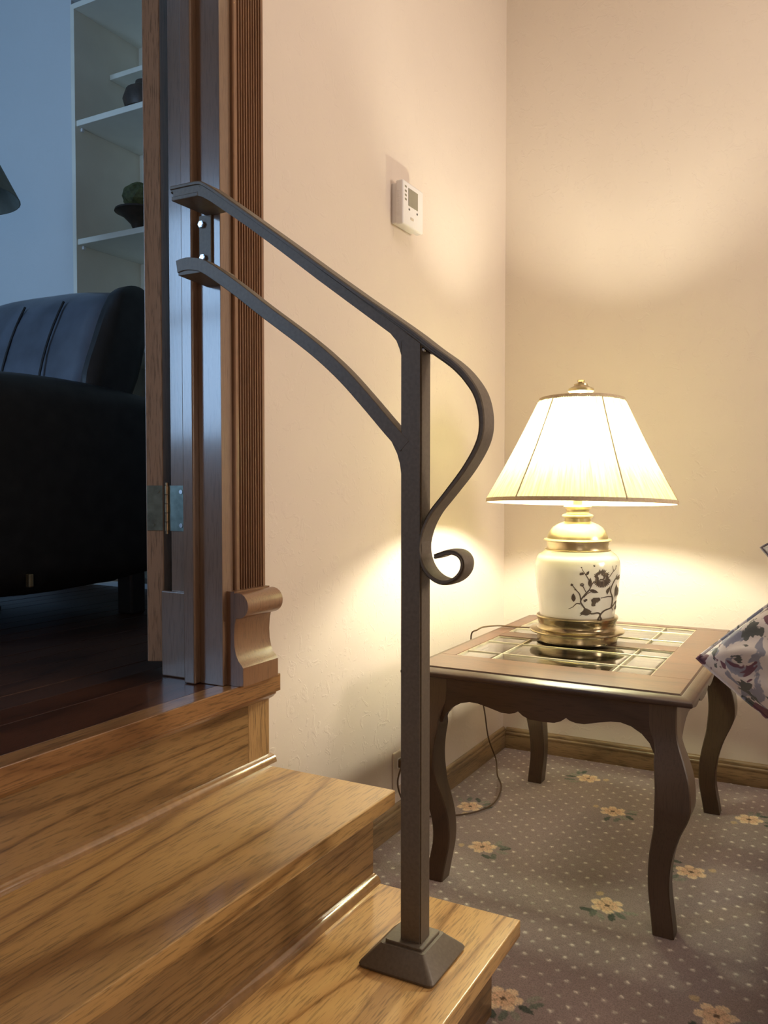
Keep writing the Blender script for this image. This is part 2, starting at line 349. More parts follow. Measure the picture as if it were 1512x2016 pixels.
# carpet with its woven dots and flowers, one tuft per cell
def make_floor():
    x0, x1, y0, y1, s = .62, WX, -.9, WY, .0037
    xs = np.concatenate([[-2.6, -1.6, -.6], np.arange(x0, x1, s), [x1]]); ys = np.concatenate([[-2.9, -1.9], np.arange(y0, y1, s), [y1]])
    X, Y = np.meshgrid(xs, ys, indexing='ij'); nx, ny = X.shape
    inner = (X > x0) & (Y > y0)
    col = np.empty((nx, ny, 3)); base = np.array((.350, .272, .258)); col[:] = base
    col *= (1 + .16*(rng.random((nx, ny, 1))-.5))
    # dots on a diagonal lattice
    P = .0524; u = (X+Y)/P - .81; v = (X-Y)/P - .44
    du = (u-np.round(u))*P/2; dv = (v-np.round(v))*P/2
    dot = (np.hypot(du, dv)*1.414) < .0036
    near_fl = np.zeros_like(dot)
    fl = [(2.719, .717), (2.31, .966), (2.477, .579), (2.065, .827), (2.18, .315), (1.912, .458), (2.605, .219), (1.467, .545), (1.604, .185), (2.33, -.05), (2.76, -.15), (2.02, -.2), (1.74, -.33), (1.3, .1), (1.1, -.3), (1.72, .70), (.95, .35)]
    blk = np.zeros((nx, ny), int)
    def put(mask, c, jit=.14):
        k = mask.sum(); col[mask] = np.array(c)*(1+jit*(rng.random((k, 1))-.5)*2)
    fl.pop(15)
    r2 = np.random.default_rng(3)
    for i, (fx, fy) in enumerate(fl):
        R = .039 if i < 9 else .038
        dx, dy = X-fx, Y-fy; r = np.hypot(dx, dy); th = np.arctan2(dy, dx)
        near_fl |= r < R*1.9
        ph = r2.random()*6
        # leaves
        ori = r2.random()*6.28
        for k in range(6):
            a = ori + (k-2.5)*.42 + (r2.random()-.5)*.2; rr = R*(1.25+.4*r2.random())
            lx, ly = math.cos(a)*rr, math.sin(a)*rr; b_ = a + (r2.random()-.5)*1.6
            ex = (dx-lx)*math.cos(b_)+(dy-ly)*math.sin(b_); ey = -(dx-lx)*math.sin(b_)+(dy-ly)*math.cos(b_)
            mk = (ex/.017)**2+(ey/.0075)**2 < 1
            put(mk, [(.075, .095, .075), (.16, .185, .15), (.30, .29, .24)][k % 3], .25)
        # bud opposite
        a = ori+PI+.3; bx_, by_ = math.cos(a)*R*1.45, math.sin(a)*R*1.45
        mk = ((dx-bx_)/.011)**2+((dy-by_)/.009)**2 < 1; put(mk, (.60, .45, .27))
        pet = r < R*(.60+.40*np.abs(np.cos(3*(th+ph)))**.7)
        put(pet, (.80, .54, .35)); put(pet & (r > R*.62), (.88, .68, .46))
        put(pet & (np.abs(np.cos(3*(th+ph))) < .16) & (r > R*.25), (.48, .29, .17))
        put(r < R*.16, (.16, .09, .05))
    di = (np.round(u).astype(int)*7919+np.round(v).astype(int)*104729) % 97/97.
    halo = (np.hypot(du, dv)*1.414) < .0068
    m2 = halo & ~near_fl; col[m2] = col[m2]*.82+np.array((.80, .74, .66))*.18*(.6+.8*di[m2][:, None])
    put(dot & ~near_fl, (.86, .80, .72), .1); m3 = dot & ~near_fl; col[m3] *= (.72+.45*di[m3])[:, None]
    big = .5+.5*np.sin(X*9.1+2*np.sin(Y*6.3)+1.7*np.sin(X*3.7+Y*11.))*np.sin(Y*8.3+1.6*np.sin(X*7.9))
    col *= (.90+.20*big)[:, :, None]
    Z = np.where(inner, -.0012*rng.random((nx, ny)), 0.)
    Z[np.where(inner & dot & ~near_fl)] = .0006
    co = np.stack([X, Y, Z], -1).reshape(-1, 3)
    idx = np.arange(nx*ny).reshape(nx, ny)
    q = np.stack([idx[:-1, :-1], idx[1:, :-1], idx[1:, 1:], idx[:-1, 1:]], -1).reshape(-1, 4)
    me = bpy.data.meshes.new('floor'); me.vertices.add(len(co)); me.vertices.foreach_set('co', co.ravel())
    me.loops.add(q.size); me.loops.foreach_set('vertex_index', q.ravel().astype(np.int32))
    me.polygons.add(len(q)); me.polygons.foreach_set('loop_start', np.arange(0, q.size, 4, dtype=np.int32))
    me.update(calc_edges=True)
    at = me.color_attributes.new('tuft', 'FLOAT_COLOR', 'POINT')
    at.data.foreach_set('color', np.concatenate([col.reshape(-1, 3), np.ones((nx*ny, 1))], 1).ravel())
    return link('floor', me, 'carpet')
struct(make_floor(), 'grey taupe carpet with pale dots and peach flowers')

# baseboards (profile: proud foot, two fine beads on top)
def base_prof(s):
    return [(0, 0), (s*.013, 0), (s*.014, .038), (s*.011, .044), (s*.011, .049), (s*.013, .053), (s*.012, .057), (s*.009, .060), (s*.010, .065), (s*.008, .070), (s*.004, .074), (0, .075)]
bm = bmesh.new(); pr = base_prof(1)
prism([(WY-p[0], p[1]) for p in pr], 'x', 1.415, WX-.0005, bm)
struct(obj('baseboard_left', bm, 'basewood', org=(0, 0, 0), smooth=True, ang=50))
prism2 = prism([(WX-p[0], p[1]) for p in pr], 'y', -2.9, WY-.014)
struct(obj('baseboard_right', prism2, 'basewoodY', org=(0, 0, 0), smooth=True, ang=50))

# ------------------------------------------------------------------ doorway trim (fluted casing + plinth block) and jamb
tr = bpy.data.objects.new('trim_1', None); COL.objects.link(tr); tr.location = (1.36, 1.07, FZ); struct(tr, 'brown fluted door casing with scrolled plinth block')
cx0, cx1, cyf = 1.3235, 1.4215, 1.0585
pts = [(cx0, WY), (cx0, cyf+.002), (cx0+.002, cyf), (cx0+.010, cyf)]
nf = 10; fw = (cx1-cx0-.018)/nf
for i in range(nf):
    a = cx0+.010+i*fw
    pts += [(a+fw*.12, cyf+.0001), (a+fw*.26, cyf+.0055), (a+fw*.74, cyf+.0060), (a+fw*.88, cyf+.0002)]
pts += [(cx1-.006, cyf), (cx1-.002, cyf), (cx1, cyf+.002), (cx1, WY)]
obj('fluted_casing', prism(pts, 'z', FZ+.18, 2.98), 'trimwood', tr)
pp = [(1.0825, FZ), (1.026, FZ), (1.026, .607), (1.030, .6125), (1.0375, .620), (1.0435, .632), (1.047, .648), (1.048, .668), (1.0465, .690), (1.043, .704)]
for k in range(15):
    a = math.radians(-75 - k*215/14); pp.append((1.0385+.0255*math.cos(a), .7295+.0255*math.sin(a)))
pp += [(1.047, .757), (1.0825, .757)]
bm = prism(pp, 'x', 1.3025, 1.4185)
obj('plinth_block', bm, 'trimwood', tr, smooth=True, ang=28)
# head casing over the opening (out of the frame)
obj('head_casing', BX((OX0-.1, cyf, OH-.02), (cx0-.001, WY, OH+.09), .003), 'trimwood', tr)
obj('left_casing', BX((OX0-.1, cyf, FZ), (OX0+.005, WY, OH-.02), .003), 'trimwood', tr)
d1 = bpy.data.objects.new('door_1', None); COL.objects.link(d1); d1.location = (1.29, 1.14, FZ); struct(d1, 'stained door jamb on the right of the dark opening')
obj('jamb_face', BX((1.290, 1.0660, FZ), (1.3235, 1.1235, OH), .001), 'jambwood', d1)
obj('door_stop', BX((1.273, 1.1235, FZ), (OX1, 1.152, OH), .003, 3), 'jambwood', d1)
obj('jamb_rebate', BX((1.309, 1.152, FZ), (OX1+.001, WB, OH)), 'jambwood', d1)
obj('jamb_foot', BX((1.301, 1.152, FZ), (1.312, 1.238, .748), .003), 'jambwood', d1)
obj('head_jamb', BX((OX0, 1.078, OH-.02), (1.273, WB, OH)), 'jambwood', d1)
obj('left_jamb', BX((OX0, 1.078, FZ), (OX0+.02, WB, OH-.02)), 'jambwood', d1)
# hinge leaf on the jamb
def screws(bm_fn, pts, ax, r, par):
    for p in pts:
        t = bmesh.new(); cyl(t, p, ax, r, .0016, 12)
        s = obj('screw', t, 'steelbolt', par)
hz0, hz1 = .872, .966
hl = obj('hinge_leaf', BX((1.3075, 1.163, hz0), (1.3092, 1.219, hz1), .0006), 'hinge', d1)
for (y, z) in ((1.187, hz0+.012), (1.187, hz1-.013), (1.174, .92)):
    t = bmesh.new(); cyl(t, (1.3070, y, z), (1, 0, 0), .0045, .0016, 14); obj('screw', t, 'steelbolt', hl)
t = bmesh.new(); pin = Vector((1.3065, 1.2235, 0))
for k in range(5):
    a = hz0 + k*(hz1-hz0)/5
    cyl(t, (pin.x, pin.y, a+(hz1-hz0)/10), (0, 0, 1), .0048 if k % 2 else .0052, (hz1-hz0)/5-.0012, 14)
cyl(t, (pin.x, pin.y, hz1+.003), (0, 0, 1), .004, .006, 12); cyl(t, (pin.x, pin.y, hz0-.003), (0, 0, 1), .004, .006, 12)
obj('hinge_knuckle', t, 'hingepin', d1, smooth=True)
# door leaf, swung wide open behind the wall
d2 = bpy.data.objects.new('door_2', None); COL.objects.link(d2); d2.location = (1.312, 1.243, .60); struct(d2, 'open pine door seen on its hinge edge')
A = Vector((1.3135, 1.241, 0)); e1 = Vector((.88, .475, 0)).normalized(); e2 = Vector((-.475, .88, 0)).normalized()
Mdoor = Matrix((( e1.x, e2.x, 0, A.x), (e1.y, e2.y, 0, A.y), (0, 0, 1, 0), (0, 0, 0, 1)))
t = bmesh.new(); box(t, (0, 0, .597), (.72, .036, 2.58), .002)
bm = bmesh.new(); merge(bm, t, Mdoor); obj('door_leaf', bm, 'doorwood', d2)
for i, (z0, z1) in enumerate(((.72, 1.25), (1.40, 2.42))):
    t = bmesh.new(); box(t, (.11, -.004, z0), (.61, .001, z1), .003); bm = bmesh.new(); merge(bm, t, Mdoor); obj('door_panel', bm, 'doorwood', d2)
t = bmesh.new(); box(t, (-.0017, .001, hz0), (-.0002, .034, hz1), .0005); bm = bmesh.new(); merge(bm, t, Mdoor)
hl2 = obj('hinge_leaf', bm, 'hinge', d2)
for z, q in ((hz0+.012, .022), (hz1-.012, .012)):
    t = bmesh.new(); cyl(t, (-.0022, q, z), (1, 0, 0), .004, .0012, 12); bm = bmesh.new(); merge(bm, t, Mdoor); obj('screw', bm, 'hinge', hl2)

# ------------------------------------------------------------------ STAIRS
SX0 = .22
st = thing('staircase', 'golden oak steps rising to the dark doorway', 'stairs', (.9, .78, 0))
# landing threshold / top nosing board
obj('landing_nosing', BX((SX0, 1.0355, .533), (1.441, 1.0815, .5695), .0015), 'nosing', st)
obj('landing_board', BX((OX0+.001, 1.0815, .5485), (OX1-.001, 1.2148, .5694), .0005), 'cherry', st)
bm = prism([(1.062, .533), (1.044, .533), (1.044, .527), (1.052, .519), (1.062, .513)], 'x', SX0, 1.436); obj('cove_molding', bm, 'nosing', st)
# risers
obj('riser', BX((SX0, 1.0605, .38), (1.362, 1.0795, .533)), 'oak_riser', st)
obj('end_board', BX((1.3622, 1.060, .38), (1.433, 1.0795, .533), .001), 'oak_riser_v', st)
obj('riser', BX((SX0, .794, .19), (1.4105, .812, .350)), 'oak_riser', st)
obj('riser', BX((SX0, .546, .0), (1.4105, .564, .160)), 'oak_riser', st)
# treads
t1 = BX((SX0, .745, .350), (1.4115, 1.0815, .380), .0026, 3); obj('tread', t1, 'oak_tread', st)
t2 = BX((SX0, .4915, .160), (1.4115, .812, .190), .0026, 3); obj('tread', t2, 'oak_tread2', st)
# cove strips beneath the nosings
for (y, z) in ((.794, .350), (.546, .160)):
    bm = prism([(y, z), (y-.016, z), (y-.015, z-.005), (y-.008, z-.009), (y-.005, z-.018), (y, z-.020)], 'x', SX0, 1.4105)
    obj('cove_molding', bm, 'oak_riser', st, smooth=True, ang=50)
# quarter rounds at the foot of the risers
for (y, z, xe) in ((1.0605, .380, 1.438), (.794, .190, 1.4125)):
    R = .0165; pr = [(y, z)] + [(y-R*math.cos(a)*(1), z+R*math.sin(a)) for a in [PI/2*k/7 for k in range(8)]]
    bm = bmesh.new(); nseg = 40
    rings = []
    for k in range(nseg+1):
        x = SX0+(xe-SX0)*k/nseg; s = 1+(.05*(random.random()-.5)); rings.append([bm.verts.new((x, y-(y-p[0])*s, z+(p[1]-z)*s)) for p in pr])
    for A_, B_ in zip(rings, rings[1:]):
        for q in range(len(pr)): bm.faces.new((A_[q], A_[(q+1) % len(pr)], B_[(q+1) % len(pr)], B_[q]))
    bm.faces.new(rings[0]); bm.faces.new(rings[-1])
    obj('quarter_round', bm, 'quarter', st, smooth=True, ang=60)
# closed end panel and body of the steps
obj('side_panel', BX((1.392, .812, 0), (1.4103, 1.082, .350)), 'oak_riser', st)
obj('side_panel', BX((1.392, .564, 0), (1.4103, .812, .160)), 'oak_riser', st)
obj('side_panel', BX((SX0, .812, 0), (SX0+.018, 1.082, .350)), 'oak_riser', st)

# ------------------------------------------------------------------ UPPER ROOM
HY1 = 4.6; HX1 = 2.36; HX0 = -.6; HC = 3.1
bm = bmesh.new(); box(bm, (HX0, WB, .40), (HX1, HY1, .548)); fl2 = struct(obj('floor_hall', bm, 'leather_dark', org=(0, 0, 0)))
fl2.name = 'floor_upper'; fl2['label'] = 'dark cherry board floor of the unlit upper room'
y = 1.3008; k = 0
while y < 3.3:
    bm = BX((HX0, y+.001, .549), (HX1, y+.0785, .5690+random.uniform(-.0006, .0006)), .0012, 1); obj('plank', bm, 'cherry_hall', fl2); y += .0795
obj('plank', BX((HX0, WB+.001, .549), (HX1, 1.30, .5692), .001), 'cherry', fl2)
# right wall of the upper room with the recess of the bookcase
bx0, bx1 = 2.30, 2.63; by0, by1 = 1.55, 2.62; btop = 2.80
bm = bmesh.new()
box(bm, (bx0, by1, .40), (bx1+.1, HY1, HC)); box(bm, (bx0, WB, .40), (bx1+.1, by0, HC)); box(bm, (bx0, by0, btop+.02), (bx1+.1, by1, HC)); box(bm, (bx1+.02, by0, .40), (bx1+.1, by1, btop+.02))
struct(obj('wall_upper_right', bm, 'hall_wall', org=(0, 0, 0)))
struct(obj('wall_upper_back', BX((HX0-.1, HY1, .40), (bx1+.1, HY1+.1, HC)), 'hall_wall', org=(0, 0, 0)))
struct(obj('ceiling_upper', BX((HX0-.3, WB, HC), (bx1+.1, HY1+.1, HC+.1)), 'hall_wall', org=(0, 0, 0)))
bm = bmesh.new(); wy0, wy1, wz0, wz1 = 2.25, 3.25, 1.15, 2.45
box(bm, (HX0-.1, WB, .40), (HX0, wy0, HC)); box(bm, (HX0-.1, wy1, .40), (HX0, HY1, HC)); box(bm, (HX0-.1, wy0, .40), (HX0, wy1, wz0)); box(bm, (HX0-.1, wy0, wz1), (HX0, wy1, HC))
struct(obj('wall_upper_left', bm, 'hall_wall', org=(0, 0, 0)))
wn = bpy.data.objects.new('window_1', None); COL.objects.link(wn); wn.location = (HX0-.05, 2.75, wz0); struct(wn)
bm = bmesh.new()
for a, b_ in (((wy0, wz0), (wy0+.05, wz1)), ((wy1-.05, wz0), (wy1, wz1)), ((wy0, wz0), (wy1, wz0+.05)), ((wy0, wz1-.05), (wy1, wz1)), ((wy0, 1.78), (wy1, 1.82))):
    box(bm, (HX0-.08, a[0], a[1]), (HX0-.03, b_[0], b_[1]))
obj('window_frame', bm, 'winframe', wn)
# bookcase
bk = thing('bookcase', 'built-in painted bookcase with slim shelves in the dark upper room', 'bookcase', ((bx0+bx1)/2, (by0+by1)/2, .569))
obj('side_panel', BX((bx0-.006, by1-.02, .569), (bx1, by1, btop), .001), 'shelfwhite', bk)
obj('side_panel', BX((bx0-.006, by0, .569), (bx1, by0+.02, btop), .001), 'shelfwhite', bk)
obj('back_panel', BX((bx1, by0, .569), (bx1+.015, by1, btop)), 'shelfwhite', bk)
obj('top_panel', BX((bx0-.006, by0+.02, btop-.02), (bx1, by1-.02, btop)), 'shelfwhite', bk)
SH = [.62, 1.05, 1.475, 1.912, 2.362]
for z in SH:
    obj('shelf', BX((bx0, by0+.02, z-.022), (bx1, by1-.02, z), .002), 'shelfwhite', bk)
    c = obj('shelf_pin', BX((bx0+.02, by1-.03, z-.035), (bx0+.03, by1-.019, z-.023)), 'winframe', bk)
obj('shelf', BX((bx0+.17, by0+.02, 2.585), (bx1, by1-.02, 2.605), .002), 'shelfwhite', bk)
# things on the shelves
v = thing('round_pot', 'dark round pot on an upper shelf of the bookcase', 'pot', (2.40, 2.345, 2.362))
obj('pot_body', lathe([(0, 2.3622), (.04, 2.3622), (.07, 2.385), (.08, 2.42), (.068, 2.455), (.035, 2.475), (.032, 2.49), (.0, 2.49)], (2.40, 2.345), 24), 'clay', v, smooth=True)
v = thing('footed_planter', 'dark footed bowl planter with olive foliage on a lower shelf', 'planter', (2.395, 2.375, 1.912))
obj('bowl', lathe([(0, 1.912), (.04, 1.912), (.042, 1.922), (.022, 1.94), (.03, 1.96), (.06, 1.99), (.09, 2.005), (.088, 2.012), (0, 2.008)], (2.395, 2.375), 24), 'clay', v, smooth=True)
bm = bmesh.new(); bmesh.ops.create_icosphere(bm, subdivisions=3, radius=.058)
for vv in bm.verts: vv.co *= 1+.16*(random.random()-.5); vv.co.z *= .95; vv.co += Vector((2.395, 2.375, 2.060))
obj('foliage', bm, 'olive', v)
# hall floor lamp whose shade just enters the frame
hc = (1.655, 2.435)
v = thing('floor_lamp', 'grey green floor lamp shade at the left edge above the armchair', 'lamp', (hc[0], hc[1], .569))
obj('lamp_base', lathe([(0, .569), (.13, .569), (.13, .58), (.02, .60), (0, .60)], hc, 32), 'leather_dark', v, smooth=True)
t = bmesh.new(); cyl(t, (hc[0], hc[1], 1.25), (0, 0, 1), .011, 1.3, 12); obj('pole', t, 'leather_dark', v, smooth=True)
obj('lamp_shade', lathe([(.10, 2.06), (.205, 1.86), (.202, 1.86), (.097, 2.06)], hc, 40), 'hallshade', v, smooth=True)

# armchair (leather recliner facing -X)
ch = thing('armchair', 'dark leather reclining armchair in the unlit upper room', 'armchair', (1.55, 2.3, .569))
def puff(a, b, bev, seg=4, shear=None, noise=.006, sub=1):
    t = BX(a, b, bev, seg)
    bmesh.ops.subdivide_edges(t, edges=[e for e in t.edges if e.calc_length() > .1], cuts=6, use_grid_fill=True)
    ca = Vector([(a[i]+b[i])/2 for i in range(3)]); h = Vector([(b[i]-a[i])/2 for i in range(3)])
    for vv in t.verts:
        d = vv.co-ca; q = [max(0, 1-(d[i]/h[i])**2) for i in range(3)]
        n = math.sin(vv.co.x*23+vv.co.z*17)*math.sin(vv.co.y*19+vv.co.z*11)
        vv.co.x += (1 if d.x > 0 else -1)*.03*q[1]*q[2] * (abs(d.x)/h.x) + noise*n
        vv.co.z += (1 if d.z > 0 else -1)*.03*q[0]*q[1] * (abs(d.z)/h.z)
        if shear: vv.co.x += (vv.co.z-a[2])*shear
    return t
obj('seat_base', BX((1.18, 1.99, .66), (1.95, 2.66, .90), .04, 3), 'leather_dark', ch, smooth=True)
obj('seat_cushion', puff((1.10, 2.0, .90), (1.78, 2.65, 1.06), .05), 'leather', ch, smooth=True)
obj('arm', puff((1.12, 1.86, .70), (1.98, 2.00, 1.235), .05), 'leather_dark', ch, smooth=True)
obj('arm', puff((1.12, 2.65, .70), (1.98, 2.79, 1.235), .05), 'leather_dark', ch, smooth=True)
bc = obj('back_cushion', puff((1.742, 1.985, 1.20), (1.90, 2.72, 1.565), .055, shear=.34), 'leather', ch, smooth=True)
# seams over the back cushion
for yy in (2.15, 2.33, 2.52):
    t = bmesh.new(); tube(t, [(1.738+.34*(z-1.2)-.028*(1-((z-1.38)/.2)**2), yy, z) for z in np.linspace(1.23, 1.54, 9)], .004, 6); obj('seam', t, 'leather_dark', bc)
obj('back_shaded_side', puff((1.735, 1.925, 1.18), (1.885, 1.985, 1.56), .02, 3, shear=.34), 'leather_dark', ch, smooth=True)  # black leather here paints in the shade on the side of the back
for (xx, yy) in ((1.22, 1.93), (1.22, 2.70), (1.90, 1.93), (1.90, 2.70)):
    lg = obj('foot', BX((xx-.03, yy-.03, .569), (xx+.03, yy+.03, .70), .006), 'leather_dark', ch)
obj('lever', BX((1.462, 1.846, .70), (1.476, 1.862, .735), .003), 'brass_lite', ch, )['label'] = 'small brass lever'

# ------------------------------------------------------------------ HANDRAIL
hr = thing('handrail', 'dark bronze iron handrail with scrolled end standing on the lowest step', 'handrail', (1.2075, .601, .19))
RX = 1.21
capsec = [(-.0195, -.0065), (.0195, -.0065), (.0215, -.0045), (.0215, -.0005), (.0185, .0005), (.0185, .003), (.0195, .004), (.018, .0055), (.010, .0068), (-.010, .0068), (-.018, .0055), (-.0195, .004), (-.0185, .003), (-.0185, .0005), (-.0215, -.0005), (-.0215, -.0045)]
slope = [(1.100, 1.5135), (1.060, 1.5135), (1.034, 1.5125), (1.020, 1.5065), (1.000, 1.4935), (.916, 1.4335), (.843, 1.381), (.770, 1.3275), (.695, 1.2735), (.645, 1.2385)]
loop = [(.600, 1.2065), (.565, 1.1795), (.530, 1.154), (.507, 1.131), (.489, 1.103), (.4815, 1.068), (.486, 1.035), (.508, .996), (.541, .955), (.567, .924), (.582, .895), (.5875, .866), (.581, .840), (.566, .822), (.546, .8145), (.527, .8195), (.514, .833), (.5115, .849), (.520, .8605), (.537, .8630), (.560, .8555)]
path = catmull(slope[:5], 5)[:-1] + catmull(slope[4:]+loop, 7)
# remove duplicate points
pth = [path[0]]
for p in path[1:]:
    if np.linalg.norm(p-pth[-1]) > 1e-4: pth.append(p)
bm = bmesh.new(); sweep(bm, pth, RX, capsec, lambda t: 1. if t < .42 else max(.62, 1-(t-.42)*2.2))
obj('cap_rail', bm, 'iron', hr, smooth=True, ang=25)
# channel bar under the sloping part of the cap
chan = [np.array(p) for p in [(1.094, 1.503), (1.060, 1.503), (1.036, 1.502), (1.020, 1.4965), (1.000, 1.4845), (.916, 1.4265), (.843, 1.3725), (.770, 1.3175), (.695, 1.2625), (.612, 1.2018)]]
bm = bmesh.new(); sweep(bm, chan, RX-.002, [(-.0175, -.0075), (.0175, -.0075), (.0175, .0085), (-.0175, .0085)])
obj('support_bar', bm, 'iron', hr)
# post, with its weld gusset
bm = prism([(.5825, .2225), (.6195, .2225), (.6195, 1.2150), (.5825, 1.1885)], 'x', 1.190, 1.225)
bmesh.ops.bevel(bm, geom=[e for e in bm.edges if abs(e.verts[0].co.z-e.verts[1].co.z) > .5], offset=.0025, segments=2, affect='EDGES')
post = obj('post', bm, 'iron', hr)
bm = bmesh.new()
prism([(.6195, 1.175), (.6195, 1.204), (.655, 1.228), (.640, 1.212), (.628, 1.198), (.622, 1.184)], 'x', 1.192, 1.223, bm); obj('gusset', bm, 'iron', hr)
for q in ((1.193, .580, 1.180), (1.222, .580, 1.180)):
    bm = bmesh.new(); bmesh.ops.create_icosphere(bm, subdivisions=1, radius=.0035, matrix=Matrix.Translation(q)); obj('weld_bead', bm, 'steelbolt', hr)
# lower arched bar
low = [(1.086, 1.371), (1.068, 1.3735), (1.050, 1.372), (1.030, 1.367), (1.012, 1.3575), (.990, 1.3435), (.946, 1.3135), (.893, 1.2745), (.816, 1.2205), (.770, 1.186), (.725, 1.147), (.681, 1.102), (.639, 1.057), (.612, 1.030)]
bm = bmesh.new(); sweep(bm, catmull(low, 4), 1.202, [(-.0115, -.0115), (.0115, -.0115), (.0125, -.0105), (.0125, .0105), (.0115, .0115), (-.0115, .0115), (-.0125, .0105), (-.0125, -.0105)])
obj('lower_rail', bm, 'iron', hr, smooth=True, ang=40)
bm = bmesh.new(); prism([(.6195, .985), (.6195, 1.040), (.650, 1.063), (.640, 1.043), (.627, 1.018), (.622, 1.002)], 'x', 1.193, 1.214, bm); obj('gusset', bm, 'iron', hr)
# tabs that carry the two rails to the jamb and the bolted wall plate
bm = BX((1.190, 1.034, 1.4925), (1.2898, 1.098, 1.5005), .0015); obj('rail_tab', bm, 'iron', hr)
pts = []
tp = [(1.198, 1.086), (1.262, 1.082)] + [(1.262-.0*math.cos(a), 1.082) for a in ()]
tp = [(1.192, 1.084), (1.2898, 1.098), (1.2898, 1.070), (1.288, 1.050), (1.283, 1.026), (1.264, 1.010), (1.236, 1.002), (1.192, 1.004)]
bm = prism([(p[0], p[1]) for p in tp], 'z', 1.355, 1.362); obj('rail_tab', bm, 'iron', hr)
obj('mounting_plate', BX((1.2850, 1.0845, 1.362), (1.2898, 1.1150, 1.494), .001), 'iron', hr)
for y_, z in ((1.106, 1.476), (1.1025, 1.411)):
    bm = bmesh.new(); cyl(bm, (1.2815, y_, z), (1, 0, 0), .0068, .007, 6, .001); obj('bolt', bm, 'steelbolt', hr)
# cast base cover
bm = bmesh.new(); c0 = (1.213, .608)
def ring(hx, hy, z, r=.008):
    out = []
    for sx, sy, a0 in ((1, 1, 0), (-1, 1, 90), (-1, -1, 180), (1, -1, 270)):
        for k in range(4):
            a = math.radians(a0+k*30); out.append((c0[0]+sx*(hx-r)+r*math.cos(a), c0[1]+sy*(hy-r)+r*math.sin(a), z))
    return [bm.verts.new(p) for p in out]
rs = [ring(.066, .066, .1905), ring(.067, .067, .1945), ring(.0655, .0655, .1975), ring(.041, .041, .2215, .005), ring(.0395, .0395, .2235, .005), ring(.034, .034, .2235, .004), ring(.034, .034, .2275, .004), ring(.033, .033, .2285, .004)]
for A_, B_ in zip(rs, rs[1:]):
    for i in range(16): bm.faces.new((A_[i], A_[(i+1) % 16], B_[(i+1) % 16], B_[i]))
bm.faces.new(rs[0]); bm.faces.new(rs[-1])
obj('base_cover', bm, 'iron', hr, smooth=True, ang=20)

# ------------------------------------------------------------------ THERMOSTAT
th = thing('thermostat', 'white wall thermostat with grey display', 'thermostat', (2.085, WY, 1.728))
tx0, tx1, tz0, tz1 = 2.022, 2.146, 1.669, 1.788
obj('back_plate', BX((tx0+.006, 1.066, tz0+.006), (tx1-.006, WY, tz1-.006), .002), 'white_plastic', th)
obj('cover', BX((tx0, 1.045, tz0), (tx1, 1.068, tz1), .005, 3), 'white_plastic', th, smooth=True)
obj('display', BX((2.053, 1.0438, 1.725), (2.110, 1.046, 1.772), .0005), 'lcd', th)
for x in (2.055, 2.103): obj('button', BX((x, 1.0435, 1.713), (x+.006, 1.046, 1.7175)), 'dark_print', th)
obj('button', BX((2.066, 1.0435, 1.690), (2.084, 1.046, 1.697), .001), 'plate', th)
for k, z in enumerate((1.772, 1.760, 1.749, 1.738)): obj('printed_mark', BX((2.032, 1.0444, z-.003), (2.043, 1.0452, z+.002)), 'lcd', th)
for z in np.linspace(tz0+.02, tz1-.03, 14): obj('vent_rib', BX((tx0-.0008, 1.056, z), (tx0+.001, 1.064, z+.003)), 'white_plastic', th)

# ------------------------------------------------------------------ OUTLET + CORD
ot = thing('wall_outlet', 'beige outlet plate above the baseboard behind the handrail post', 'outlet', (2.07, WY, .17))
obj('cover_plate', BX((2.030, 1.0765, .105), (2.102, WY, .222), .003), 'plate', ot)
for z in (.14, .187): obj('socket', BX((2.050, 1.0755, z-.014), (2.082, 1.078, z+.014), .004), 'white_plastic', ot)
bm = bmesh.new()
cp = [(2.395, .775, .542), (2.42, .86, .534), (2.42, .915, .5335), (2.38, .948, .5335), (2.355, .962, .527), (2.36, .985, .505), (2.42, 1.0, .40), (2.54, 1.015, .242), (2.595, 1.02, .125), (2.64, 1.01, .04), (2.59, .985, .006), (2.495, .936, .005), (2.366, .907, .005), (2.281, .922, .005), (2.218, .967, .005), (2.170, 1.03, .006), (2.10, 1.052, .03), (2.035, 1.055, .10), (2.012, 1.055, .155), (2.035, 1.05, .20), (2.066, 1.058, .19)]
tube(bm, catmull(cp, 8), .0024, 8)
cd = obj('power_cord', bm, 'cord', org=(2.4, 1.0, 0), smooth=True); tag(cd, 'thin brown power cord looping from lamp to carpet and outlet', 'cord')
obj('plug', BX((2.052, 1.050, .176), (2.080, 1.0755, .200), .003), 'cord', cd)

# ------------------------------------------------------------------ END TABLE
TZ = .529
tb = thing('end_table', 'dark walnut end table with scalloped apron and glass inlaid top', 'table', (2.25, .60, 0))
# top: wood frame with two glazed openings
ix0, ix1, iy0, iy1 = 1.828, 2.705, .290, .906
ga = (1.975, 2.290, .378, .868); gb = (2.360, 2.672, .378, .868)
zb = TZ-.0225
def slab(x0, x1, y0, y1, nm='top_rail'): return obj(nm, BX((x0, y0, zb), (x1, y1, TZ), .0008, 1), 'walnut_top', tb)
slab(ix0, ga[0], iy0, iy1); slab(ga[1], gb[0], ga[2], ga[3]); slab(gb[1], ix1, iy0, iy1)
slab(ga[0], gb[1], iy0, ga[2]); slab(ga[0], gb[1], ga[3], iy1)
